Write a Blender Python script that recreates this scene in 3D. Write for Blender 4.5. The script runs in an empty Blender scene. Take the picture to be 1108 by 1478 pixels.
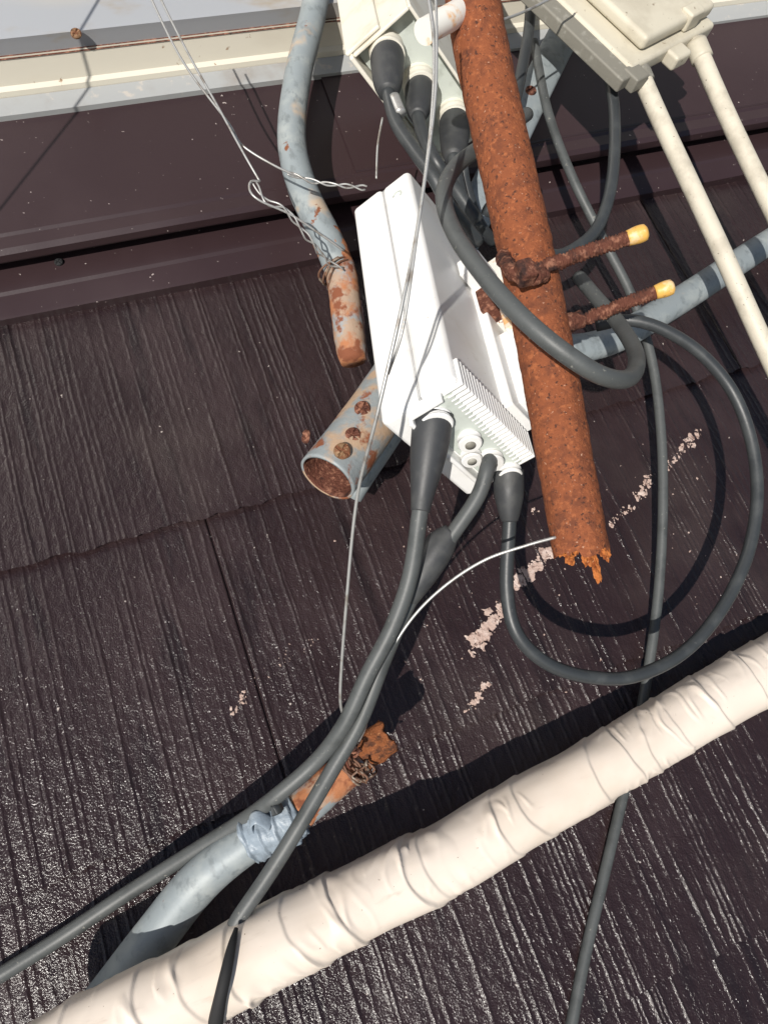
import bpy, bmesh, math, random
import numpy as np
from mathutils import Vector, Matrix, noise
random.seed(7); rng=np.random.RandomState(11)
sc=bpy.context.scene
# ---------------------------------------------------------------- survey frame
# All geometry is in metres in the roof frame: x along the courses, y up the slope, z = height off the slates.
F=1109.0; CX,CY=554.0,739.0; H=0.494
U=Vector((0.928,0.2705,-0.2545)).normalized()
V=Vector((-0.342,0.892,-0.296)); V=(V-U*V.dot(U)).normalized()
N=U.cross(V)
def ray(px,py):
    d=Vector(((px-CX)/F,-(py-CY)/F,-1)); return Vector((d.dot(U),d.dot(V),d.dot(N)))
def P(px,py,h):
    r=ray(px,py); t=(H-h)/(-r.z); return Vector((0,0,H))+r*t
PITCH=math.radians(20)
MW=Matrix.Translation((0,0,4))@Matrix.Rotation(PITCH,4,'X')

# ---------------------------------------------------------------- materials
def M_(name,base,rough=.5,metal=0.,layers=(),bumps=(),spec=.5,coat=0.):
    m=bpy.data.materials.new(name); m.use_nodes=True; nt=m.node_tree; nd=nt.nodes; lk=nt.links
    b=nd['Principled BSDF']; b.inputs['Metallic'].default_value=metal
    b.inputs['Specular IOR Level'].default_value=spec; b.inputs['Coat Weight'].default_value=coat
    tc=nd.new('ShaderNodeTexCoord')
    def nz(scale,detail,stretch,off,rg=.6):
        mp=nd.new('ShaderNodeMapping'); lk.new(tc.outputs['Object'],mp.inputs[0])
        mp.inputs['Scale'].default_value=stretch; mp.inputs['Location'].default_value=(off,off*.7,off*.3)
        n=nd.new('ShaderNodeTexNoise'); n.inputs['Scale'].default_value=scale; n.inputs['Detail'].default_value=detail
        n.inputs['Roughness'].default_value=rg
        lk.new(mp.outputs[0],n.inputs['Vector']); return n.outputs['Fac']
    col=None; rg=None
    c0=nd.new('ShaderNodeRGB'); c0.outputs[0].default_value=(*base,1); col=c0.outputs[0]
    r0=nd.new('ShaderNodeValue'); r0.outputs[0].default_value=rough; rg=r0.outputs[0]
    for i,L in enumerate(layers):
        f=nz(L['s'],L.get('d',4),L.get('st',(1,1,1)),i*3.1+1)
        mr=nd.new('ShaderNodeMapRange'); mr.inputs[1].default_value=L['lo']; mr.inputs[2].default_value=L['hi']
        mr.interpolation_type='SMOOTHSTEP'
        mr.inputs[4].default_value=L.get('a',1); lk.new(f,mr.inputs[0])
        fac=mr.outputs[0]
        if 'mask' in L:
            ms,ml,mh=L['mask']; f2=nz(ms,2,(1,1,1),i*5.3+9)
            m2=nd.new('ShaderNodeMapRange'); m2.inputs[1].default_value=ml; m2.inputs[2].default_value=mh
            lk.new(f2,m2.inputs[0]); mu=nd.new('ShaderNodeMath'); mu.operation='MULTIPLY'
            lk.new(fac,mu.inputs[0]); lk.new(m2.outputs[0],mu.inputs[1]); fac=mu.outputs[0]
        mx=nd.new('ShaderNodeMix'); mx.data_type='RGBA'; lk.new(fac,mx.inputs[0])
        lk.new(col,mx.inputs[6]); mx.inputs[7].default_value=(*L['c'],1); col=mx.outputs[2]
        if 'r' in L:
            mx=nd.new('ShaderNodeMix'); mx.data_type='FLOAT'; lk.new(fac,mx.inputs[0])
            lk.new(rg,mx.inputs[2]); mx.inputs[3].default_value=L['r']; rg=mx.outputs[0]
    lk.new(col,b.inputs['Base Color']); lk.new(rg,b.inputs['Roughness'])
    prev=None
    for i,(s,st,dist,stretch,det) in enumerate(bumps):
        f=nz(s,det,stretch,i*2.7+4)
        bp=nd.new('ShaderNodeBump'); bp.inputs['Strength'].default_value=st; bp.inputs['Distance'].default_value=dist
        lk.new(f,bp.inputs['Height'])
        if prev: lk.new(prev,bp.inputs['Normal'])
        prev=bp.outputs[0]
    if prev: lk.new(prev,b.inputs['Normal'])
    return m
O=(1,1,1)
m_slate=M_('slate_paint',(.0235,.0135,.0145),.185,spec=.5,
  layers=[dict(c=(.036,.0225,.0235),s=9,lo=.4,hi=.7,r=.22),
          dict(c=(.013,.008,.009),s=60,lo=.5,hi=.75,st=(1,.15,1)),
          dict(c=(.085,.067,.063),s=420,lo=.65,hi=.74,st=(1,.45,1),mask=(7,.48,.63),r=.5,a=.7),
          dict(c=(.055,.04,.037),s=5,lo=.52,hi=.7,r=.36,a=.6),
          dict(c=(.40,.35,.32),s=190,lo=.755,hi=.78,d=2,r=.7)],
  bumps=[(1000,.76,.0006,(1,.8,1),2),(300,.35,.0008,(1,.5,1),3)])
m_flash=M_('brown_sheet_paint',(.034,.0195,.0215),.3,layers=[dict(c=(.044,.027,.029),s=5,lo=.4,hi=.7,r=.38),
   dict(c=(.35,.30,.28),s=260,lo=.725,hi=.755,d=2,r=.6)],
   bumps=[(8,.2,.003,O,2),(500,.2,.0002,O,3)])
m_strip=M_('grey_flashing_paint',(.34,.35,.35),.5,layers=[dict(c=(.27,.25,.23),s=25,lo=.5,hi=.8),dict(c=(.45,.42,.38),s=90,lo=.6,hi=.7)],bumps=[(60,.2,.0006,O,3)])
m_cream=M_('cream_sheet',(.66,.62,.52),.45,layers=[dict(c=(.50,.44,.34),s=14,lo=.5,hi=.75,st=(.4,1,1)),dict(c=(.3,.2,.12),s=120,lo=.69,hi=.74)],bumps=[(6,.3,.003,O,2)])
m_panel=M_('galvanised_panel',(.44,.455,.475),.36,.35,layers=[dict(c=(.62,.55,.42),s=7,lo=.45,hi=.7,st=(.3,1,1)),dict(c=(.40,.32,.22),s=30,lo=.56,hi=.76,st=(.4,1,1))],bumps=[(5,.4,.006,(.5,1,1),2)])  # warm layers: stains, with yellowish reflections painted into the colour
m_rust=M_('rusted_steel',(.235,.074,.032),.85,layers=[dict(c=(.15,.050,.026),s=140,lo=.42,hi=.68),dict(c=(.33,.11,.045),s=380,lo=.5,hi=.7),
   dict(c=(.075,.032,.022),s=420,lo=.57,hi=.67),dict(c=(.11,.042,.026),s=30,lo=.56,hi=.78,a=.7),dict(c=(.46,.27,.18),s=520,lo=.65,hi=.71)],bumps=[(1000,.8,.0007,O,4),(350,.6,.0008,O,3)],spec=.2)
m_orange=M_('fresh_rust',(.50,.17,.05),.9,layers=[dict(c=(.26,.075,.025),s=250,lo=.45,hi=.62),dict(c=(.62,.32,.16),s=500,lo=.6,hi=.7)],bumps=[(600,1,.0015,O,4)],spec=.1)
m_stub=M_('corroded_core',(.24,.085,.035),.9,layers=[dict(c=(.09,.040,.025),s=220,lo=.45,hi=.62),dict(c=(.44,.20,.09),s=400,lo=.6,hi=.72)],bumps=[(600,.9,.0012,O,4)],spec=.1)
m_rustd=M_('dark_rust',(.12,.045,.03),.85,layers=[dict(c=(.30,.14,.09),s=300,lo=.48,hi=.66),dict(c=(.04,.022,.02),s=120,lo=.5,hi=.7)],bumps=[(600,1,.0012,O,4)],spec=.2)
m_galv=M_('weathered_galvanised',(.25,.285,.30),.55,.1,layers=[dict(c=(.33,.36,.36),s=45,lo=.45,hi=.7),
   dict(c=(.18,.205,.215),s=150,lo=.5,hi=.7,st=(1,.6,1)),dict(c=(.48,.36,.25),s=24,lo=.64,hi=.74,r=.8,a=.8),dict(c=(.2,.07,.03),s=60,lo=.69,hi=.73,r=.9)],
   bumps=[(250,.25,.0005,O,3)])
m_galvr=M_('galvanised_rusting',(.27,.30,.31),.55,.1,layers=[dict(c=(.44,.31,.21),s=40,lo=.48,hi=.60,r=.8),dict(c=(.24,.08,.035),s=60,lo=.55,hi=.64,r=.9)],bumps=[(300,.5,.0008,O,3)])
m_legrust=M_('rust_bleeding_paint',(.36,.26,.19),.65,.0,layers=[dict(c=(.28,.30,.31),s=70,lo=.50,hi=.6),dict(c=(.38,.15,.065),s=50,lo=.42,hi=.58,r=.8),dict(c=(.20,.065,.03),s=70,lo=.50,hi=.60,r=.9)],bumps=[(300,.5,.0008,O,3)])
m_white=M_('white_plastic',(.79,.79,.78),.40,layers=[dict(c=(.70,.69,.66),s=22,lo=.48,hi=.8),dict(c=(.52,.48,.43),s=300,lo=.69,hi=.75),dict(c=(.62,.60,.56),s=60,lo=.6,hi=.8,st=(1,1,.4))],bumps=[(900,.08,.0002,O,2)])
m_whiter=M_('stained_plastic',(.78,.76,.70),.45,layers=[dict(c=(.75,.42,.18),s=55,lo=.5,hi=.62),dict(c=(.30,.10,.04),s=80,lo=.6,hi=.66,r=.9)])
m_shade=M_('shaded_plastic',(.50,.54,.50),.6,layers=[dict(c=(.38,.41,.37),s=60,lo=.45,hi=.65)])  # plastic with shade painted into its colour, for underside and recesses
m_offw=M_('offwhite_plastic',(.72,.69,.60),.45,layers=[dict(c=(.60,.55,.44),s=30,lo=.5,hi=.7),dict(c=(.3,.22,.14),s=200,lo=.68,hi=.74)],bumps=[(300,.2,.0003,O,3)])
m_ivory=M_('ivory_plastic',(.56,.52,.42),.5,layers=[dict(c=(.47,.43,.34),s=30,lo=.45,hi=.7),dict(c=(.25,.20,.14),s=200,lo=.65,hi=.73)],bumps=[(300,.2,.0004,O,3)])
m_ivpipe=M_('ivory_pipe',(.58,.535,.44),.5,layers=[dict(c=(.46,.42,.34),s=70,lo=.45,hi=.7),dict(c=(.2,.17,.13),s=350,lo=.65,hi=.71)],bumps=[(500,.3,.0004,O,3)])
m_greyp=M_('grey_bracket',(.20,.19,.16),.6,layers=[dict(c=(.33,.32,.28),s=90,lo=.5,hi=.7)],bumps=[(300,.4,.0006,O,3)])
m_black=M_('coax_sheath',(.034,.038,.041),.42,layers=[dict(c=(.05,.055,.057),s=60,lo=.45,hi=.7,r=.55),dict(c=(.16,.16,.15),s=500,lo=.70,hi=.76,r=.8)],bumps=[(700,.2,.0003,O,3)])
m_blackg=M_('aged_coax_sheath',(.078,.084,.084),.5,layers=[dict(c=(.054,.059,.059),s=60,lo=.45,hi=.7),dict(c=(.2,.2,.18),s=400,lo=.65,hi=.73,r=.8)],bumps=[(700,.25,.0003,O,3)])
m_boot=M_('rubber_boot',(.038,.040,.043),.5,layers=[dict(c=(.06,.062,.062),s=80,lo=.45,hi=.7,r=.65)],bumps=[(600,.2,.0003,O,3)])
m_wire=M_('galvanised_wire',(.42,.42,.41),.4,.5,layers=[dict(c=(.26,.23,.20),s=120,lo=.5,hi=.7)])
m_wirer=M_('rusty_wire',(.16,.08,.05),.7,.2,layers=[dict(c=(.3,.25,.2),s=200,lo=.5,hi=.65)])
m_tape=M_('cream_vinyl_tape',(.76,.67,.58),.38,layers=[dict(c=(.70,.605,.51),s=16,lo=.45,hi=.7),dict(c=(.54,.45,.37),s=50,lo=.60,hi=.80,st=(.6,2,1)),dict(c=(.3,.22,.16),s=420,lo=.70,hi=.75)],bumps=[(50,.2,.0013,(.6,1.6,1),2)],coat=.1)
m_btape=M_('blue_grey_tape',(.24,.29,.34),.45,layers=[dict(c=(.34,.39,.43),s=120,lo=.5,hi=.7)],bumps=[(200,.5,.001,(1,2,1),3)])
m_yellow=M_('yellow_cap_plastic',(.70,.40,.09),.5,layers=[dict(c=(.72,.52,.28),s=150,lo=.52,hi=.66),dict(c=(.4,.2,.06),s=300,lo=.58,hi=.7)])
m_mortar=M_('mortar_crust',(.47,.35,.30),.9,layers=[dict(c=(.58,.47,.42),s=200,lo=.45,hi=.65),dict(c=(.20,.13,.11),s=300,lo=.52,hi=.66)],bumps=[(700,.5,.0006,O,3)],spec=.1)
m_dark=M_('dark_gap',(.012,.012,.013),.8)
m_brass=M_('weathered_screw',(.25,.15,.08),.65,.3,layers=[dict(c=(.2,.08,.04),s=300,lo=.45,hi=.58,r=.9)])
m_ground=M_('ground_soil',(.12,.10,.07),.9,layers=[dict(c=(.06,.09,.03),s=.5,lo=.45,hi=.6)],bumps=[(5,.5,.05,O,4)])
m_wall=M_('stucco',(.55,.50,.42),.8,layers=[dict(c=(.45,.41,.34),s=2,lo=.45,hi=.7)],bumps=[(80,.5,.004,O,4)])

# ---------------------------------------------------------------- mesh helpers
def empty(name):
    e=bpy.data.objects.new(name,None); e.empty_display_size=.05; sc.collection.objects.link(e); return e
def mk(name,verts,faces,mat,smooth=True,parent=None):
    me=bpy.data.meshes.new(name)
    me.from_pydata([tuple(v) for v in verts],[],faces)
    bm=bmesh.new(); bm.from_mesh(me); bmesh.ops.recalc_face_normals(bm,faces=bm.faces); bm.to_mesh(me); bm.free()
    if smooth: me.polygons.foreach_set('use_smooth',[True]*len(me.polygons))
    me.materials.append(mat)
    o=bpy.data.objects.new(name,me); sc.collection.objects.link(o)
    if parent: o.parent=parent
    return o
def sharp(o,a=40):
    md=o.modifiers.new('es','EDGE_SPLIT'); md.split_angle=math.radians(a); return o
def path(pts,step):
    A=np.array([[*p,r] for p,r in pts],float)
    if len(A)==2: C=A[0]+(A[1]-A[0])*np.linspace(0,1,40)[:,None]
    else:
        E=np.vstack([2*A[0]-A[1],A,2*A[-1]-A[-2]]); out=[]
        for i in range(len(A)-1):
            p0,p1,p2,p3=E[i:i+4]; t=np.linspace(0,1,24,endpoint=False)[:,None]
            out.append(.5*((2*p1)+(-p0+p2)*t+(2*p0-5*p1+4*p2-p3)*t*t+(-p0+3*p1-3*p2+p3)*t**3))
        C=np.vstack(out+[A[-1][None]])
    s=np.r_[0,np.cumsum(np.linalg.norm(np.diff(C[:,:3],axis=0),axis=1))]
    n=max(3,int(s[-1]/step)+1); q=np.linspace(0,s[-1],n)
    return np.stack([np.interp(q,s,C[:,k]) for k in range(4)],1),q
def frames(C):
    T=np.gradient(C[:,:3],axis=0); T/=np.linalg.norm(T,axis=1)[:,None]
    n=np.cross(T[0],[.3,.2,.93]); n/=np.linalg.norm(n); Ns=[n]
    for i in range(1,len(T)):
        n=Ns[-1]-T[i]*np.dot(Ns[-1],T[i]); n/=np.linalg.norm(n); Ns.append(n)
    Ns=np.array(Ns); return T,Ns,np.cross(T,Ns)
def tube(name,pts,mat,parent=None,step=.003,seg=20,rfun=None,endfun=None,caps=True,flat=None):
    C,q=path(pts,step); T,Nn,B=frames(C); vs=[]; fs=[]
    for i in range(len(C)):
        for j in range(seg):
            th=2*math.pi*j/seg; r=C[i,3]
            if rfun: r=r+rfun(q[i],th,q[-1])
            a,b=(1,1) if flat is None else flat
            v=C[i,:3]+Nn[i]*math.cos(th)*r*a+B[i]*math.sin(th)*r*b
            if endfun: v=v+T[i]*endfun(q[i],th,q[-1])
            vs.append(v)
    n=len(C)
    for i in range(n-1):
        for j in range(seg):
            k=(j+1)%seg; fs.append((i*seg+j,i*seg+k,(i+1)*seg+k,(i+1)*seg+j))
    if caps:
        fs.append(tuple(range(seg))); fs.append(tuple((n-1)*seg+j for j in range(seg)))
    return mk(name,vs,fs,mat,True,parent)
def open_tube(name,pts,mat,wall,parent=None,step=.003,seg=36,rag=0,depth=.03,inmat=None,flat=(1,1)):
    """hollow tube, open at the last point"""
    C,q=path(pts,step); T,Nn,B=frames(C); vs=[];fs=[]; n=len(C)
    def ring(i,r,off=0):
        for j in range(seg):
            th=2*math.pi*j/seg
            e=off+(rag*(noise.noise(Vector((math.cos(th)*2.3,math.sin(th)*2.3,5)))+.5*noise.noise(Vector((math.cos(th)*7,math.sin(th)*7,5)))) if i>=n-3 else 0)
            rr=r*(1+.015*noise.noise(Vector((math.cos(th)*3,math.sin(th)*3,q[i]*90))))
            if rag: rr*=1+.12*noise.noise(Vector((math.cos(th)*2,math.sin(th)*2,q[i]*160)))
            vs.append(C[i,:3]+Nn[i]*math.cos(th)*rr*flat[0]+B[i]*math.sin(th)*rr*flat[1]+T[i]*e)
    for i in range(n): ring(i,C[i,3])
    k=max(2,int(depth/step))
    inner=[n-1-t for t in range(0,min(k,n-1))]
    for i in inner: ring(i,C[i,3]-wall)
    tot=n+len(inner)
    for i in range(tot-1):
        for j in range(seg):
            kk=(j+1)%seg; fs.append((i*seg+j,i*seg+kk,(i+1)*seg+kk,(i+1)*seg+j))
    fs.append(tuple((tot-1)*seg+j for j in range(seg)))
    o=mk(name,vs,fs,mat,True,parent)
    if inmat:
        o.data.materials.append(inmat)
        for i,p in enumerate(o.data.polygons):
            if i>=(n)*seg: p.material_index=1
    return o
def fbox(name,fr,lo,hi,mat,bev=.001,parent=None,seg=3,taper=None):
    """box in frame fr=(origin,X,Y,Z)"""
    o,X,Y,Z=fr; bm=bmesh.new(); vv=[]
    for c in ((0,0,0),(1,0,0),(1,1,0),(0,1,0),(0,0,1),(1,0,1),(1,1,1),(0,1,1)):
        l=[lo[i] if c[i]==0 else hi[i] for i in range(3)]
        vv.append(bm.verts.new(o+X*l[0]+Y*l[1]+Z*l[2]))
    for f in ((0,1,2,3),(4,5,6,7),(0,1,5,4),(1,2,6,5),(2,3,7,6),(3,0,4,7)): bm.faces.new([vv[i] for i in f])
    if bev: bmesh.ops.bevel(bm,geom=bm.edges[:],offset=bev,segments=seg,profile=.5,affect='EDGES')
    bmesh.ops.recalc_face_normals(bm,faces=bm.faces)
    me=bpy.data.meshes.new(name); bm.to_mesh(me); bm.free()
    me.polygons.foreach_set('use_smooth',[True]*len(me.polygons)); me.materials.append(mat)
    ob=bpy.data.objects.new(name,me); sc.collection.objects.link(ob)
    if parent: ob.parent=parent
    md=ob.modifiers.new('wn','WEIGHTED_NORMAL'); md.keep_sharp=True
    return ob
def pp(lst,r=None):
    return [(P(*a[:3]),(a[3] if len(a)>3 else r)) for a in lst]
def screw(name,pos,nrm,r,mat,parent):
    n=Vector(nrm).normalized(); t=n.orthogonal().normalized(); b=n.cross(t)
    vs=[];fs=[];seg=24
    prof=[(1,-.3),(1,.12),(.8,.32),(.45,.42),(0.02,.45)]
    for k,(a,z) in enumerate(prof):
        for j in range(seg):
            th=2*math.pi*j/seg; zz=z
            x,y=a*math.cos(th),a*math.sin(th)
            if k in(2,3,4) and (abs(x)<.12 or abs(y)<.12): zz-=.3
            vs.append(pos+t*x*r+b*y*r+n*zz*r)
    for k in range(len(prof)-1):
        for j in range(seg):
            q=(j+1)%seg; fs.append((k*seg+j,k*seg+q,(k+1)*seg+q,(k+1)*seg+j))
    return mk(name,vs,fs,mat,False,parent)

# ---------------------------------------------------------------- slate roof
def vnoise(x,y,seed):
    R=np.random.RandomState(seed).rand(256,256)
    xi=np.floor(x).astype(int); yi=np.floor(y).astype(int); fx=x-xi; fy=y-yi
    fx=fx*fx*(3-2*fx); fy=fy*fy*(3-2*fy); g=lambda a,b:R[a%256,b%256]
    return (g(xi,yi)*(1-fx)+g(xi+1,yi)*fx)*(1-fy)+(g(xi,yi+1)*(1-fx)+g(xi+1,yi+1)*fx)*fy
def build_roof():
    ud=np.arange(-.36,.80,.0006)
    left=-.36-np.cumsum(np.geomspace(.002,.12,60))[::-1]; right=.80+np.cumsum(np.geomspace(.002,.12,60))
    u=np.r_[left,ud,right]; nu=len(u)
    Vs=[];Fs=[];base=0
    b=[.377,.189,.0065,-.1675,-.350]
    for k in range(12): b.append(b[-1]-.182)
    for k in range(len(b)-1):
        vh,vl=b[k],b[k+1]; fine=k<4
        nv=130 if fine else 8
        t=np.linspace(0,1,nv); vtop=vh+.01 if k else vh+.03
        v=vl+(vtop-vl)*t
        UU,VV=np.meshgrid(u,v)
        Rk=np.random.RandomState(50+k)
        hgt=np.zeros_like(UU)
        if fine:
            x=-.37
            while x<.81:
                x+=Rk.choice([.0028,.004,.0052,.0068,.009])*Rk.uniform(.8,1.2)
                w=Rk.uniform(.0006,.0011); a=Rk.uniform(.0003,.0008)
                wob=(vnoise(VV[:,0]*22+x*991,VV[:,0]*0+k,3)-.5)*.0014+(vnoise(VV[:,0]*190+x*91,VV[:,0]*0+k,13)-.5)*.0005
                amp=a*np.clip(vnoise(VV[:,0]*14+x*517,VV[:,0]*0+k*7,9)*2.3-.35,0,1.1)*(.6+.8*vnoise(VV[:,0]*330+x*317,VV[:,0]*0+k*7,19))
                i0=np.searchsorted(u,x-.008); i1=np.searchsorted(u,x+.008)
                d=(u[None,i0:i1]-x-wob[:,None])/w
                hgt[:,i0:i1]+=amp[:,None]*np.exp(-d*d)
            hgt+=.0004*(vnoise(UU*420,VV*300,21+k)-.5)+.0010*(vnoise(UU*40,VV*14,31+k)-.5)
        z=.0050*(1-(VV-vl)/(vtop-vl))+.0+hgt
        x0=P(352,930,0).x
        joints={0:[x0+.44],1:[x0],2:[x0+.45],3:[x0+.02]}.get(k,[])
        for uj in joints: z-=.003*np.exp(-((UU-uj)/.0007)**4)
        rag=((vnoise(u*70,u*0,61+k)-.5)*.0035+(vnoise(u*300,u*0,71+k)-.5)*.0015)
        VV=VV+rag[None,:]*np.clip(1-(VV-vl)/.02,0,1)
        grid=np.stack([UU,VV,z],2).reshape(-1,3)
        idx=np.arange(nv*nu).reshape(nv,nu)+base
        Vs.append(grid);Fs.append(np.stack([idx[:-1,:-1],idx[:-1,1:],idx[1:,1:],idx[1:,:-1]],2).reshape(-1,4));base+=nv*nu
        f0=np.stack([u,VV[0]+.006,np.full(nu,-.004)],1); f1=np.stack([u,VV[0]+.0026,z[0]-.0016],1); f2=np.stack([u,VV[0],z[0]],1)
        idx=np.arange(3*nu).reshape(3,nu)+base
        Vs.append(np.vstack([f0,f1,f2]));Fs.append(np.stack([idx[:-1,:-1],idx[:-1,1:],idx[1:,1:],idx[1:,:-1]],2).reshape(-1,4));base+=3*nu
    Vs=np.vstack(Vs);Fs=np.vstack(Fs)
    me=bpy.data.meshes.new('slate_roof'); me.vertices.add(len(Vs)); me.vertices.foreach_set('co',Vs.ravel())
    me.loops.add(Fs.size); me.loops.foreach_set('vertex_index',Fs.ravel().astype(np.int32))
    me.polygons.add(len(Fs)); me.polygons.foreach_set('loop_start',np.arange(0,Fs.size,4,dtype=np.int32))
    me.update(calc_edges=True); me.validate()
    me.polygons.foreach_set('use_smooth',[True]*len(me.polygons)); me.materials.append(m_slate)
    o=bpy.data.objects.new('slate_roof',me); sc.collection.objects.link(o)
build_roof()

# ---------------------------------------------------------------- flashing + wall above
def extrude(name,prof,u0,u1,mat,parent,du=.02,wav=.0006):
    us=np.arange(u0,u1+du,du); vs=[];fs=[];m=len(prof)
    for a in us:
        for (v,h) in prof:
            vs.append((a,v+wav*noise.noise(Vector((a*6,v*30,1))),h+wav*1.5*noise.noise(Vector((a*5,v*20,7)))))
    for i in range(len(us)-1):
        for j in range(m-1): fs.append((i*m+j,i*m+j+1,(i+1)*m+j+1,(i+1)*m+j))
    return sharp(mk(name,vs,fs,mat,True,parent),25)
fl=empty('roof_flashing')
vy=lambda y,h:P(0,y,h).y
lip=vy(366,.034)
prof=[(vy(463,.008)+.003,-.003),(vy(463,.008),.0),(vy(463,.008),.0085),(vy(463,.008)+.003,.0095),(vy(428,.011),.011),(vy(424,.011),.0125),(vy(400,.013),.013),
      (lip+.014,.010),(lip+.010,.024),(lip,.024),(lip-.0008,.026),(lip-.0005,.032),(lip+.003,.0345),(lip+.012,.035),(lip+.014,.0365),(vy(172,.047),.047)]
extrude('brown_sheet',prof,-3,3,m_flash,fl)
us=P(508,230,.04).x
extrude('lapped_sheet',[(lip+.015,.0368),(lip+.016,.038),(vy(174,.047),.0485)],us,3,m_flash,fl)
g=vy(172,.049)
extrude('grey_strip',[(g,.042),(g,.051),(vy(142,.054),.054)],-3,3,m_strip,fl)
c0=vy(142,.054)
wp=empty('wall_panel')
c1=vy(82,.080)
extrude('cream_trim',[(c0,.050),(c0+.001,.058),(c0+.004,.060),(c1,.080),(c1,.070)],-3,3,m_cream,wp)
extrude('sealant_line',[(c1-.001,.0785),(c1+.002,.0803),(c1+.006,.0803)],-3,3,m_rustd,wp)
extrude('metal_sheet',[(c1+.0012,.0775),(c1+.0017,.087),(vy(60,.090),.092),(vy(54,.091),.090),(c1+.15,.14),(c1+.35,.6),(c1+.5,1.2)],-3,3,m_panel,wp)
screw('screw_head',P(110,48,.094),(0,-.35,.94),.0036,m_brass,wp)
screw('screw_head',P(85,378,.014),(0,0,1),.003,m_dark,fl)

# ---------------------------------------------------------------- white booster: solve corner geometry of a true rectangular case
r2,r1,r3,rt=[ray(*p) for p in ((655,546),(549,611),(772,664),(588,243))]
d2=(H-.19)/(-r2.z)
x=np.array([d2*1.03,d2*1.1,d2*1.34])
def res(x):
    p2=r2*d2;a=r1*x[0]-p2;b=r3*x[1]-p2;c=rt*x[2]-p2
    return np.array([a.dot(b),a.dot(c),b.dot(c)])
for _ in range(40):
    f=res(x);J=np.zeros((3,3))
    for k in range(3):
        e=np.zeros(3);e[k]=1e-5;J[:,k]=(res(x+e)-f)/1e-5
    x=x-np.clip(np.linalg.solve(J,f),-.05,.05)
O2=Vector((0,0,H))+r2*d2
A=(Vector((0,0,H))+r1*x[0])-O2;B=(Vector((0,0,H))+r3*x[1])-O2;Cc=(Vector((0,0,H))+rt*x[2])-O2
LA,LB,LC=A.length,B.length,Cc.length
A.normalize();B.normalize();Cc.normalize()
fr=(O2,A,B,Cc)
def Q(a,b,c): return O2+A*a+B*b+Cc*c
bx=empty('antenna_booster')
fbox('rear_case',fr,(0,0,0),(LA*.475,LB,LC),m_white,.0035,bx,4)
fbox('joint_gasket',fr,(LA*.44,.0012,.0012),(LA*.50,LB-.0012,LC-.0012),m_white,0,bx)
fbox('front_cover',fr,(LA*.471,-.0006,-.001),(LA,LB+.0006,LC+.001),m_white,.0032,bx,4)
fbox('bottom_skirt',fr,(LA*.64,.004,-.008),(LA*.70,LB-.004,.002),m_white,.001,bx)
fbox('bottom_skirt_side',fr,(LA*.22,.002,-.006),(LA*.66,.0045,.002),m_white,.0008,bx)
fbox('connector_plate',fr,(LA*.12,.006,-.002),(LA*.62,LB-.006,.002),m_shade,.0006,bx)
nr=24
for i in range(nr):
    b0=LB*(.04+.92*i/nr)
    fbox('vent_rib',fr,(-.0022,b0,-.0022),(LA*.20,b0+LB*.022,LC*.085),m_white,.0007,bx,2)
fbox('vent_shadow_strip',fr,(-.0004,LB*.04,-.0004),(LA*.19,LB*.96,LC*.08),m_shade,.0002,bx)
def ringmesh(name,fr,ctr,ax,r0,r1,h,mat,parent,a0=0,a1=2*math.pi,seg=36):
    o,X,Y,Z=fr; c=o+X*ctr[0]+Y*ctr[1]+Z*ctr[2]; d1,d2_,nn=ax; vs=[];fs=[]
    for i in range(seg+1):
        th=a0+(a1-a0)*i/seg; e=d1*math.cos(th)+d2_*math.sin(th)
        vs+= [c+e*r0,c+e*r0+nn*h,c+e*r1+nn*h,c+e*r1]
    for i in range(seg):
        for k in range(4): fs.append((i*4+k,i*4+(k+1)%4,(i+1)*4+(k+1)%4,(i+1)*4+k))
    return mk(name,vs,fs,mat,False,parent)
ringmesh('moulded_ring',fr,(LA*.24,0,LC*.90),(A,Cc,-B),.0048,.0060,.0006,m_white,bx)
ringmesh('moulded_mark',fr,(LA*.24,0,LC*.90),(A,Cc,-B),.0024,.0036,.0004,m_shade,bx,.3,4)
fbox('mount_rail',fr,(-.006,LB*.66,LC*.10),(.001,LB*.98,LC*.80),m_white,.001,bx)
fbox('mount_post',fr,(-.016,LB*.78,LC*.14),(-.004,LB*.97,LC*.44),m_white,.0012,bx)
fbox('mount_block',fr,(-.016,LB*.46,LC*.62),(-.001,LB*.74,LC*.69),m_white,.0012,bx)
fbox('mount_tab',fr,(-.022,LB*.80,LC*.50),(-.004,LB*1.02,LC*.80),m_whiter,.0012,bx)
fbox('mount_slot',fr,(-.0235,LB*.84,LC*.42),(-.020,LB*.97,LC*.60),m_orange,.0012,bx)
fbox('stained_pad',fr,(-.0230,LB*.70,LC*.40),(-.012,LB*.96,LC*.52),m_whiter,.0012,bx)
fbox('clamp_plate',fr,(-.012,LB*.62,LC*.50),(-.003,LB*.80,LC*.60),m_rustd,.0008,bx)
fbox('clamp_arm',fr,(-.030,LB*.72,LC*.56),(-.008,LB*.80,LC*.59),m_rustd,.0008,bx)
def port(parent,p,Z,L,r,mat,nm='port'):
    sharp(tube(nm,[(p+Z*.002,r),(p-Z*L,r)],mat,parent,step=L/8,seg=24,rfun=lambda s,th,l:-.0006 if (int(s/l*5)%2) else 0))
for (a,b,r) in ((.47,.17,.0085),(.36,.46,.0062),(.50,.60,.0055),(.36,.72,.0068),(.32,.93,.0068)):
    port(bx,Q(LA*a,LB*b,-.001),Cc,.007,r,m_white)
    tube('port_core',[(Q(LA*a,LB*b,-.004),r*.45),(Q(LA*a,LB*b,-.0086),r*.45)],m_greyp,bx,step=.002,seg=16)

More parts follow.
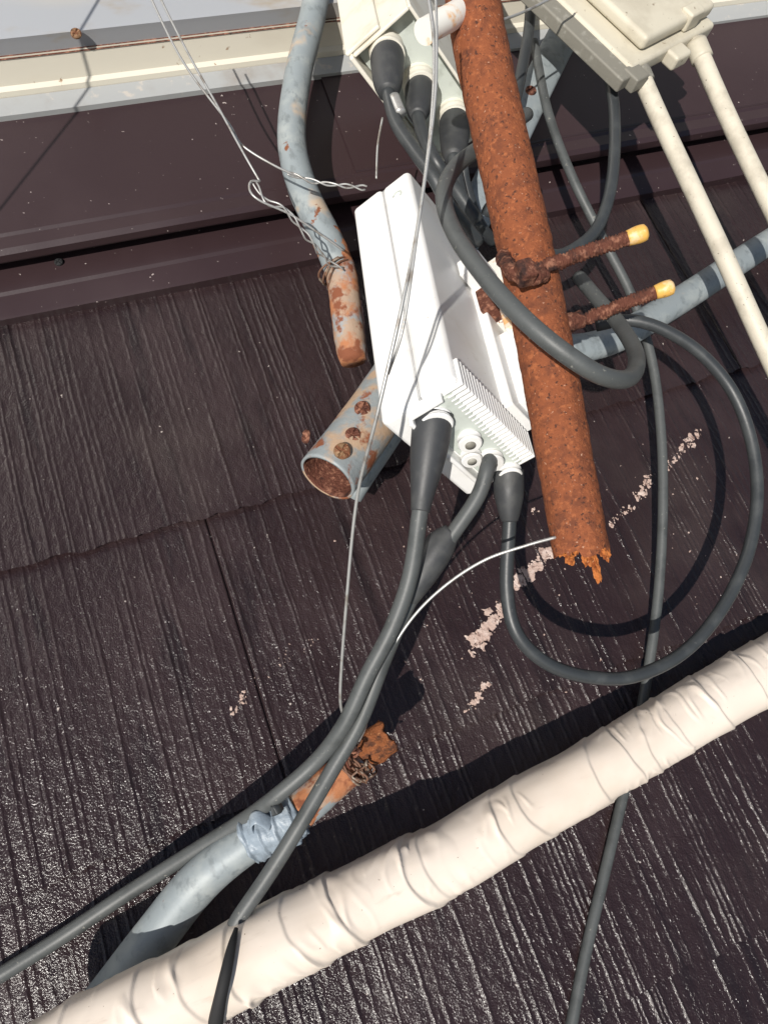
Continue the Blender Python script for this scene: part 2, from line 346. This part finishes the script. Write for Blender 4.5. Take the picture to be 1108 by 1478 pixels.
# ---------------------------------------------------------------- rusted mast
def mast():
    e=empty('rusted_antenna_mast')
    r=.0138
    def rf(s,th,l):
        p=Vector((math.cos(th)*r*1,math.sin(th)*r*1,s))
        k=.0004*noise.noise(p*160)+.0002*noise.noise(p*500)
        if l-s<.02: k+=.0009*noise.noise(p*120)*(1-(l-s)/.02)
        return k
    def ef(s,th,l):
        if l-s<.0035: return .005*noise.noise(Vector((math.cos(th)*1.8,math.sin(th)*1.8,3)))+.002*noise.noise(Vector((math.cos(th)*6,math.sin(th)*6,3)))
        return 0
    pts=[(P(664,-140,.245),r),(P(692,60,.228),r),(P(772,430,.188),r),(P(838,795,.15),r)]
    tube('mast_pipe',pts,m_rust,e,step=.0012,seg=72,rfun=rf,endfun=ef,caps=False)
    C,q=path(pts,.0012);T,Nn,Bn=frames(C); vs=[];fs=[];seg=40;rings=9
    for k in range(rings):
        for j in range(seg):
            th=2*math.pi*j/seg;rr=r*.97*k/(rings-1)
            z=-.0035+.009*noise.noise(Vector((rr*math.cos(th)*190,rr*math.sin(th)*190,2)))+.004*noise.noise(Vector((rr*math.cos(th)*500,rr*math.sin(th)*500,9)))
            vs.append(C[-1,:3]+Nn[-1]*math.cos(th)*rr+Bn[-1]*math.sin(th)*rr+T[-1]*z)
    for k in range(rings-1):
        for j in range(seg):
            n=(j+1)%seg; fs.append((k*seg+j,k*seg+n,(k+1)*seg+n,(k+1)*seg+j))
    mk('corroded_end',vs,fs,m_orange,False,e)
    for (px,py,h,w,l) in ((860,820,.15,.0022,.007),(846,806,.155,.003,.004),(822,806,.152,.0025,.003),(872,795,.148,.003,.005)):
        c=P(px,py,h); bm=bmesh.new(); bmesh.ops.create_icosphere(bm,subdivisions=3,radius=1)
        for v in bm.verts:
            k=1+.7*noise.noise(v.co*2.5+Vector((px,0,0)))
            v.co=Vector(c)+Vector(T[-1])*v.co.x*l*k+Vector(Nn[-1])*v.co.y*w*k+Vector(Bn[-1])*v.co.z*w*.5*k
        me=bpy.data.meshes.new('rust_flake');bm.to_mesh(me);bm.free();me.materials.append(m_orange)
        o=bpy.data.objects.new('rust_flake',me);sc.collection.objects.link(o);o.parent=e
mast()

# ---------------------------------------------------------------- U-bolt rods
ub=empty('u_bolt_clamp')
def thr(s,th,l): return .00035*math.sin(2*math.pi*s/.0016+th)+.0009*noise.noise(Vector((math.cos(th)*1.2,math.sin(th)*1.2,s*260)))+.0005*noise.noise(Vector((math.cos(th)*2,math.sin(th)*2,s*900)))
def rod(a,b,c):
    tube('threaded_rod',[(P(*a),.0034),(P(*b),.0034)],m_rustd,ub,step=.0004,seg=20,rfun=thr)
    tube('end_cap',[(P(*b),.0036),(P(*b).lerp(P(*c),.5),.0042),(P(*b).lerp(P(*c),.9),.0038),(P(*c),.0024)],m_yellow,ub,step=.001,seg=20)
rod((765,392,.205),(905,344,.222),(934,334,.226))
rod((832,465,.170),(945,422,.190),(972,413,.194))
lump=lambda s,th,l:.0010*noise.noise(Vector((math.cos(th)*1.5,math.sin(th)*1.5,s*200)))+.0006*noise.noise(Vector((math.cos(th)*5,math.sin(th)*5,s*900)))
tube('saddle',pp([(724,370,.198),(734,386,.207),(748,397,.211),(768,401,.210),(784,397,.207)],.0036),m_rustd,ub,step=.0006,seg=28,rfun=lump)
Xn=(P(775,390,.214)-P(757,395,.214)).normalized();Zn=Xn.cross(Vector((0,0,1))).normalized();Yn=Zn.cross(Xn)
fbox('clamp_nut',(P(757,394,.214),Xn,Yn,Zn),(-.004,-.005,-.005),(.004,.005,.005),m_rustd,.0014,ub)
tube('lower_nut',pp([(815,468,.178),(836,462,.176)],.0052),m_rustd,ub,step=.0008,seg=6,rfun=lump)

# ---------------------------------------------------------------- galvanised roof mount
rm=empty('antenna_roof_mount')
tube('bent_leg',pp([(466,-60,.098,.0098),(452,20,.095,.0098),(430,110,.09,.0098),(421,200,.085,.010),(438,275,.082,.0103),(472,345,.08,.0103),(490,390,.078,.010)]),m_galv,rm,step=.003,seg=28)
tube('leg_rusted_tip',pp([(470,340,.080,.01025),(492,395,.0775,.0103),(500,455,.075,.010),(506,500,.073,.0098),(510,522,.072,.0085)]),m_legrust,rm,step=.002,seg=28,rfun=lambda s,th,l:.0005*noise.noise(Vector((math.cos(th)*2,math.sin(th)*2,s*200))))
open_tube('socket_tube',pp([(640,440,.07,.0165),(545,590,.092,.0168),(472,690,.10,.0172)]),m_galvr,.0016,rm,step=.002,seg=48,depth=.05,inmat=m_rustd)
sn=(Vector((0,0,H))-P(500,640,.12)).normalized()
for (px,py,h,rr) in ((509,628,.114,.0043),(494,651,.118,.0046),(441,630,.098,.004),(523,590,.112,.0045)):
    screw('screw_head',P(px,py,h),sn+Vector((.25,.1,0)) if px>450 else Vector((-1,.3,.3)),rr,m_rustd if px!=494 else m_brass,rm)
tube('rear_leg',pp([(640,480,.05,.0085),(585,590,.045,.0085),(520,690,.035,.0085),(505,715,.03,.0085)]),m_galv,rm,seg=24)
tube('side_leg',pp([(1230,275,.03,.0105),(1108,350,.045,.0105),(960,446,.06,.0105),(860,498,.07,.0105),(740,500,.08,.0105)]),m_galv,rm,seg=24,flat=(1,.8))
tube('flat_stay',pp([(850,-20,.09,.0125),(800,75,.09,.0125),(745,185,.09,.0125),(690,300,.085,.0125),(650,380,.08,.0125)]),m_galv,rm,seg=24,flat=(1,.35))
screw('rivet',P(766,130,.096),(0,0,1),.004,m_rustd,rm)
tube('lower_leg',pp([(90,1520,.012,.0118),(150,1448,.016,.0118),(225,1350,.026,.0118),(290,1270,.038,.0114),(360,1215,.048,.0103),(440,1165,.055,.0095),(490,1120,.058,.0092)]),m_galv,rm,seg=28)
tube('lower_leg_tip',pp([(432,1170,.055,.0099),(490,1120,.058,.0097),(520,1094,.060,.0093)]),m_legrust,rm,step=.0015,seg=32)
def blob(name,c,sx,mat,parent,seed,amp=.45,ax=None,sub=4):
    bm=bmesh.new(); bmesh.ops.create_icosphere(bm,subdivisions=sub,radius=1)
    for v in bm.verts:
        k=1+amp*noise.noise(v.co*1.8+Vector((seed,0,0)))+amp*.5*noise.noise(v.co*5+Vector((seed,4,0)))
        q=Vector((v.co.x*sx[0],v.co.y*sx[1],v.co.z*sx[2]))*k
        v.co=Vector(c)+(ax@q if ax else q)
    me=bpy.data.meshes.new(name);bm.to_mesh(me);bm.free();me.materials.append(mat)
    o=bpy.data.objects.new(name,me);sc.collection.objects.link(o);o.parent=parent;return o
open_tube('corroded_stub',pp([(508,1103,.060,.0085),(535,1080,.063,.0092),(560,1061,.065,.0096)]),m_stub,.0022,rm,step=.0008,seg=48,rag=.0022,depth=.008,inmat=m_rustd,flat=(1,.85))
tw=empty('tie_wire')
def coil(p0,p1,R,turns,r,mat,parent,nm='wire_turns',jit=.0012,n=160):
    d=(p1-p0);T=d.normalized();a=T.orthogonal().normalized();b=T.cross(a);pts=[]
    for i in range(n+1):
        t=i/n;th=2*math.pi*turns*t;rr=R+jit*noise.noise(Vector((t*9,R*1000,3)))
        pts.append((p0+d*t+a*math.cos(th)*rr+b*math.sin(th)*rr+T*jit*2*noise.noise(Vector((t*14,5,R*900))),r))
    return tube(nm,pts,mat,parent,step=.0015,seg=8)
coil(P(500,1109,.060),P(520,1094,.062),.0104,4,.0007,m_wirer,tw,jit=.002)
coil(P(502,1107,.060),P(522,1092,.062),.0112,3,.0006,m_wirer,tw,jit=.004)
coil(P(515,1116,.070),P(538,1112,.074),.004,2,.0006,m_wirer,tw,jit=.003)
coil(P(500,1078,.074),P(512,1092,.078),.005,2,.0007,m_rustd,tw,jit=.003)
coil(P(476,385,.078),P(492,400,.078),.0113,3.5,.0007,m_wirer,tw,jit=.002)
tp=empty('tape_wrap')
tube('tape_band',pp([(360,1214,.049,.0114),(385,1198,.052,.0124),(410,1185,.054,.0128),(430,1172,.055,.0114)]),m_btape,tp,step=.0006,seg=72,
   rfun=lambda s,th,l:.0014*((s/.008+th/6.283)%1)+.0014*noise.noise(Vector((math.cos(th)*2,math.sin(th)*2,s*260)))+.0006*noise.noise(Vector((math.cos(th)*2,math.sin(th)*2,s*1200))))
tube('tape_tail',pp([(392,1190,.066),(372,1180,.069),(362,1186,.066),(366,1200,.06)],.0035),m_btape,tp,step=.001,seg=16,flat=(1,.25))
tube('cable_tie',pp([(400,1175,.068),(398,1160,.071),(405,1172,.07)],.003),m_black,tp,step=.001,seg=12,flat=(1,.3))

# ---------------------------------------------------------------- wrapped conduit
def conduit():
    e=empty('tape_wrapped_conduit')
    pts=pp([(20,1560,.062,.0185),(160,1484,.060,.0185),(330,1398,.056,.0187),(480,1320,.052,.0185),(640,1240,.046,.0185),(760,1170,.042,.0183),(860,1112,.038,.0183),(980,1040,.032,.0188),(1108,966,.026,.0190),(1230,895,.023,.019),(1400,800,.02,.019)])
    C,q=path(pts,.0007);L=q[-1]
    R=random.Random(12); seams=[];s=-.01
    while s<L:
        s+=R.choice([.008,.020,.034,.046]); seams.append((s,R.uniform(.009,.017),R.uniform(-.35,.35),R.uniform(.0011,.0025),R.uniform(.008,.028)))
    arr=np.array(seams)
    def rf(s,th,l):
        x=s-(arr[:,0]+arr[:,1]*np.sin(th+arr[:,2])+.0010*noise.noise(Vector((math.cos(th)*2,math.sin(th)*2,s*60))))
        st=1/(1+np.exp(np.clip(x/.0002,-40,40)))
        add=(st*arr[:,3]*np.exp(np.minimum(x,0)/arr[:,4])).sum()*.62
        i=int(np.argmin(np.abs(x))); near=math.exp(-abs(x[i])/.011); xx=x[i]
        c1=1-min(1,abs(noise.noise(Vector((xx*95,math.sin(th)*.7+i*3,math.cos(th)*.7+i*7))))*5)
        gate=max(0,noise.noise(Vector((math.cos(th)*.9,math.sin(th)*.9,s*14+3)))+.06)
        big=.0014*noise.noise(Vector((math.cos(th)*.8,math.sin(th)*.8,s*20)))+.0004*noise.noise(Vector((math.cos(th)*2.0,math.sin(th)*2.0,s*50)))
        return float(add)+c1*.0034*near*gate+big
    tube('tape_wrapping',pts,m_tape,e,step=.0007,seg=110,rfun=rf)
    tube('dark_wrap_slit',pp([(341,1340,.070,.0010),(334,1368,.0755,.0022),(326,1405,.079,.0028),(318,1440,.077,.0030),(311,1475,.068,.0036),(306,1500,.056,.004)]),m_dark,e,step=.001,seg=16)  # black tube laid on the tape, painting in the dark slit between wraps
conduit()

# ---------------------------------------------------------------- coax cables
def cable(pts,r=.004,mat=m_black,parts=()):
    e=empty('coaxial_cable')
    tube('sheath',[(p if isinstance(p,Vector) else P(*p),r) for p in pts],mat,e,step=.003,seg=20)
    return e
def boot(parent,pts,ribs=True):
    tube('rubber_boot',pts,m_boot,parent,step=.001,seg=32)
p1=Q(LA*.47,LB*.17,.001); e1=P(606,738,.152)
c=cable([p1.lerp(e1,.7),e1,(592,830,.135),(566,905,.124),(530,975,.112),(497,1045,.098),(455,1100,.082),(395,1152,.070),(345,1188,.052),(270,1235,.034),(180,1292,.018),(90,1352,.010),(0,1408,.008),(-120,1480,.006)],.0041,m_blackg)
boot(c,[(p1,.0098),(p1.lerp(e1,.15),.0100),(p1.lerp(e1,.45),.0088),(p1.lerp(e1,.8),.0060),(e1,.0046)])
p2=Q(LA*.36,LB*.72,-.004)
c=cable([p2,(704,672,.148),(690,715,.142),(655,768,.132),(618,820,.122),(585,880,.115),(553,955,.104),(520,1040,.093),(480,1110,.084),(430,1195,.076),(388,1262,.068),(345,1325,.062),(333,1350,.058)],.0040,m_blackg)
boot(c,[(P(652,766,.131),.0048),(P(634,788,.126),.0082),(P(612,824,.121),.0080),(P(588,868,.116),.0048)])
p3=Q(LA*.32,LB*.93,-.002); e3=P(735,752,.118)
c=cable([p3.lerp(e3,.6),e3,(731,850,.10),(746,915,.092),(790,958,.085),(850,977,.080),(915,976,.078),(985,942,.078),(1040,880,.082),(1078,800,.088),(1092,715,.095),(1083,635,.102),(1056,565,.11),(1010,510,.118),(955,475,.122),(905,462,.12),(860,470,.11)],.0038,m_black)
boot(c,[(p3,.0082),(p3.lerp(e3,.45),.0080),(p3.lerp(e3,.8),.0062),(e3,.0046)])
cable([(770,60,.10),(790,160,.095),(825,255,.09),(872,350,.075),(912,430,.065),(940,520,.055),(953,620,.045),(956,730,.035),(950,850,.022),(936,960,.012),(918,1060,.0065),(898,1150,.0065),(872,1260,.0065),(846,1370,.0065),(822,1490,.0065),(800,1600,.0065)],.0034,m_blackg)
cable([(760,165,.16),(705,205,.19),(660,238,.20),(640,280,.21),(655,335,.218),(700,400,.228),(755,460,.234),(815,510,.234),(870,543,.228),(908,545,.215),(918,515,.195),(898,475,.175),(862,432,.155),(835,400,.14)],.0041,m_blackg)
cable([(790,-60,.13),(832,0,.13),(866,60,.13),(885,150,.128),(884,250,.125),(866,320,.12),(835,355,.118),(795,368,.12),(750,330,.13),(700,300,.14)],.0040,m_black)
cable([(766,-60,.12),(764,30,.12),(752,105,.12),(735,180,.12)],.0040,m_black)
cable([(712,350,.10),(690,320,.115),(672,270,.125),(665,225,.135)],.0038,m_black)

# ---------------------------------------------------------------- mixer housing at top
sp=empty('antenna_mixer_box')
O3=P(592,6,.185); f3=(O3,A,B,Cc)
a3,b3,cc3=.044,.094,.12
fbox('back_wall',f3,(0,0,0),(.0022,b3,cc3),m_offw,.0007,sp)
fbox('side_wall',f3,(.0022,0,0),(a3,.0022,cc3),m_offw,.0007,sp)
fbox('front_wall',f3,(a3,-.0004,-.002),(a3+.003,b3,cc3),m_offw,.001,sp)
fbox('far_wall',f3,(.0022,b3-.0022,0),(a3,b3,cc3),m_offw,.0007,sp)
fbox('connector_floor',f3,(.002,.002,.010),(a3-.001,b3-.002,.016),m_shade,.0003,sp)
fbox('cover_lip',f3,(a3*.5,-.003,.002),(a3+.004,-.0004,cc3),m_offw,.001,sp)
F3=lambda a,b,c:O3+A*a3*a+B*b3*b+Cc*c
for (a,b) in ((.62,.14),(.52,.45),(.40,.80)): port(sp,F3(a,b,.010),Cc,.013,.0112,m_offw,'threaded_port')
sharp(tube('knob',pp([(662,18,.235,.0062),(645,28,.238,.0062),(612,46,.241,.0060)]),m_whiter,sp,step=.001,seg=24))
def bootcable(start,mid,rest,r0,r1):
    m=P(*mid); c=cable([start.lerp(m,.7),m]+rest,.0040,m_black)
    boot(c,[(start,r0),(start.lerp(m,.3),r0*1.0),(start.lerp(m,.75),(r0*.85)),(m,r1)]); return c
bootcable(F3(.62,.14,.002),(560,134,.160),[(572,178,.160),(598,218,.165),(625,255,.17),(650,300,.16),(690,350,.14)],.0104,.0062)
bootcable(F3(.52,.45,.002),(603,168,.148),[(612,200,.15),(630,235,.15),(655,270,.14),(690,320,.13)],.0092,.0052)
bootcable(F3(.40,.80,.002),(655,228,.14),[(658,250,.135),(668,290,.13),(690,330,.12)],.0100,.006)
tube('metal_ring',pp([(568,140,.162,.0035),(578,165,.162,.0035)]),m_wire,sp,seg=16,step=.002)

# ---------------------------------------------------------------- ivory junction box top right + conduits
jb=empty('junction_box')
o4=P(912,98,.15); X4=(P(1034,34,.145)-o4); w4=X4.length; X4.normalize()
Y4=(P(868,-5,.15)-o4); Y4=(Y4-X4*Y4.dot(X4)).normalized(); Z4=X4.cross(Y4).normalized()
if Z4.z<0: Z4=-Z4
f4=(o4,X4,Y4,Z4)
fbox('box_body',f4,(0,0,-.012),(w4,.11,0),m_ivory,.003,jb)
fbox('box_lid',f4,(w4*.16,.007,.0006),(w4*.98,.10,.011),m_ivory,.0035,jb)
fbox('lid_band',f4,(w4*.64,.005,.0),(w4*.80,.016,.0135),m_ivory,.002,jb)
fbox('latch',f4,(w4*.42,-.010,-.012),(w4*.60,.002,-.001),m_ivory,.0025,jb)
fbox('hinge_block',f4,(w4*.72,-.006,-.010),(w4*.84,.004,-.002),m_greyp,.0015,jb)
fbox('grey_channel',f4,(-.013,-.004,-.012),(.001,.16,-.002),m_greyp,.0015,jb)
fbox('channel_foot',f4,(-.004,-.010,-.012),(.010,.004,-.001),m_greyp,.0015,jb)
tube('conduit_stem',pp([(918,95,.14),(960,190,.13),(1035,350,.118),(1112,520,.10),(1200,700,.085)],.0062),m_ivpipe,jb,seg=24)
tube('conduit_stem',pp([(1002,60,.14),(1050,170,.13),(1110,295,.118),(1200,480,.10)],.0062),m_ivpipe,jb,seg=24)
tube('stem_collar',pp([(916,92,.14),(928,120,.137)],.0078),m_greyp,jb,seg=24,step=.002)
tube('stem_collar',pp([(1003,62,.14),(1013,86,.137)],.0076),m_ivory,jb,seg=24,step=.002)

# ---------------------------------------------------------------- thin wires
def wire(pts,r=.0007,mat=m_wire):
    e=empty('guy_wire'); tube('strand',pp(pts,r),mat,e,step=.002,seg=8); return e
def twist(e,pts,turns_per_m=45,R=.0011,r=.0006,n=2):
    C,q=path(pp(pts,r),.001);T,Nn,Bn=frames(C)
    for k in range(n):
        out=[]
        for i in range(len(C)):
            th=2*math.pi*turns_per_m*q[i]+k*2*math.pi/n; RR=R*(1+.7*noise.noise(Vector((q[i]*90,k*5,1))))
            out.append((Vector(C[i,:3]+Nn[i]*math.cos(th)*RR+Bn[i]*math.sin(th)*RR),r))
        tube('twisted_strand',out[::2],m_wire,e,step=.0012,seg=7)
w=wire([(205,-30,.16),(262,85,.15),(330,178,.14),(350,210,.135),(398,240,.13),(440,258,.125)])
wire([(218,-30,.165),(268,70,.155),(318,160,.145),(352,222,.138),(375,262,.132)])
twist(w,[(415,250,.127),(455,262,.125),(495,268,.125),(530,272,.12)])
twist(w,[(366,262,.132),(385,290,.13),(410,300,.128),(430,325,.12),(452,352,.11),(475,378,.095),(497,388,.09)],36,.0013)
wire([(375,262,.132),(362,262,.134),(361,276,.134),(376,290,.132),(420,310,.125),(462,338,.115),(496,362,.105)])
wire([(612,-40,.285),(626,60,.275),(622,180,.265),(602,330,.25),(578,450,.238),(545,595,.215),(515,720,.18),(499,880,.14),(491,1000,.105),(496,1036,.09)],.0008)
wire([(628,-40,.29),(630,80,.278),(625,170,.268),(603,330,.252),(582,470,.235),(560,540,.22)],.0006)
wire([(803,775,.155),(760,787,.15),(700,808,.14),(645,843,.128),(598,888,.118),(560,945,.108),(533,1000,.10),(528,1045,.085),(515,1075,.07)],.0008)
wire([(552,170,.13),(545,210,.125),(543,258,.12)],.0007)
wire([(716,32,.20),(760,15,.19),(830,-20,.18)],.0008)
g0=P(-10,305,.042)+Vector((-.62,-.42,1))*.20; g1=P(110,155,.05)+Vector((-.62,-.42,1))*.20
e=empty('guy_wire'); tube('strand',[(g0-(g1-g0)*.15,.0009),(g1+(g1-g0)*3,.0009)],m_wire,e,step=.01,seg=8)

# ---------------------------------------------------------------- mortar residue
mo=empty('mortar_residue')
R=random.Random(3)
def streak(p0,p1,n,w,s0,s1,th=.0004):
    for i in range(n):
        t=R.random(); px=p0[0]+(p1[0]-p0[0])*t+R.gauss(0,w); py=p0[1]+(p1[1]-p0[1])*t+R.gauss(0,w*.8)
        c=P(px,py,.003); s=s0+(s1-s0)*R.random()**1.8
        c.z=.0050*(((.377-c.y)/.1835)%1)+.0002
        ang=R.uniform(0,3.14); ax=Matrix.Rotation(ang,3,'Z')
        blob('crust',c,(s,s*R.uniform(.4,.8),th),m_mortar,mo,R.random()*90,1.0,ax,2)
streak((792,796),(746,845),130,5,.0004,.0036)
streak((732,866),(684,932),130,5,.0004,.0034)
streak((682,930),(678,945),12,3,.0004,.0016)
streak((700,985),(675,1025),28,3,.0004,.0022)
streak((1010,622),(958,678),95,4,.0004,.0030)
streak((942,680),(918,720),45,4,.0004,.0024)
streak((908,732),(882,755),28,3,.0004,.002)
streak((775,735),(765,740),5,3,.0004,.002)
streak((352,1000),(340,1030),28,5,.0003,.0014)
streak((450,925),(360,990),34,6,.0002,.0007)
streak((450,740),(1000,1050),34,80,.0003,.0009)
streak((900,620),(1060,840),26,40,.0003,.0010)

# ---------------------------------------------------------------- house body and ground (off-frame context)
house=empty('house_wall')
def wbox(name,lo,hi,mat,parent=None):
    return fbox(name,(Vector((0,0,0)),Vector((1,0,0)),Vector((0,1,0)),Vector((0,0,1))),lo,hi,mat,.01,parent)
wbox('stucco_wall',(-2.8,-1.9,0),(2.8,4.5,2.95),m_wall,house)
gr=mk('ground',[(-400,-400,0),(400,-400,0),(400,400,0),(-400,400,0)],[(0,1,2,3)],m_ground,False)

# ---------------------------------------------------------------- place roof frame in the world
bpy.context.view_layer.update()
for o in list(sc.objects):
    if o.parent is None and o.name not in('house_wall','ground'): o.matrix_world=MW@o.matrix_world
cam=bpy.data.cameras.new('camera'); co=bpy.data.objects.new('camera',cam); sc.collection.objects.link(co)
cam.sensor_fit='VERTICAL'; cam.sensor_height=36; cam.lens=F/1478*36; cam.clip_start=.01; cam.clip_end=2000
R3=Matrix(((U.x,U.y,U.z),(V.x,V.y,V.z),(N.x,N.y,N.z)))
co.matrix_world=MW@Matrix.Translation((0,0,H))@R3.to_4x4(); sc.camera=co
sd=(MW.to_3x3()@Vector((-.62,-.42,1))).normalized()
sl=bpy.data.lights.new('sun','SUN'); sl.energy=5; sl.angle=math.radians(.5); sl.color=(1,.95,.88)
so=bpy.data.objects.new('sun',sl); sc.collection.objects.link(so); so.rotation_euler=sd.to_track_quat('Z','Y').to_euler()
w=bpy.data.worlds.new('World'); sc.world=w; w.use_nodes=True; nt=w.node_tree
sk=nt.nodes.new('ShaderNodeTexSky'); sk.sky_type='NISHITA'; sk.sun_disc=False
sk.sun_elevation=math.asin(sd.z); sk.sun_rotation=math.atan2(sd.x,sd.y)
bg=nt.nodes['Background']; nt.links.new(sk.outputs[0],bg.inputs[0]); bg.inputs[1].default_value=.075
sc.view_settings.view_transform='Standard'; sc.view_settings.look='None'; sc.view_settings.exposure=0
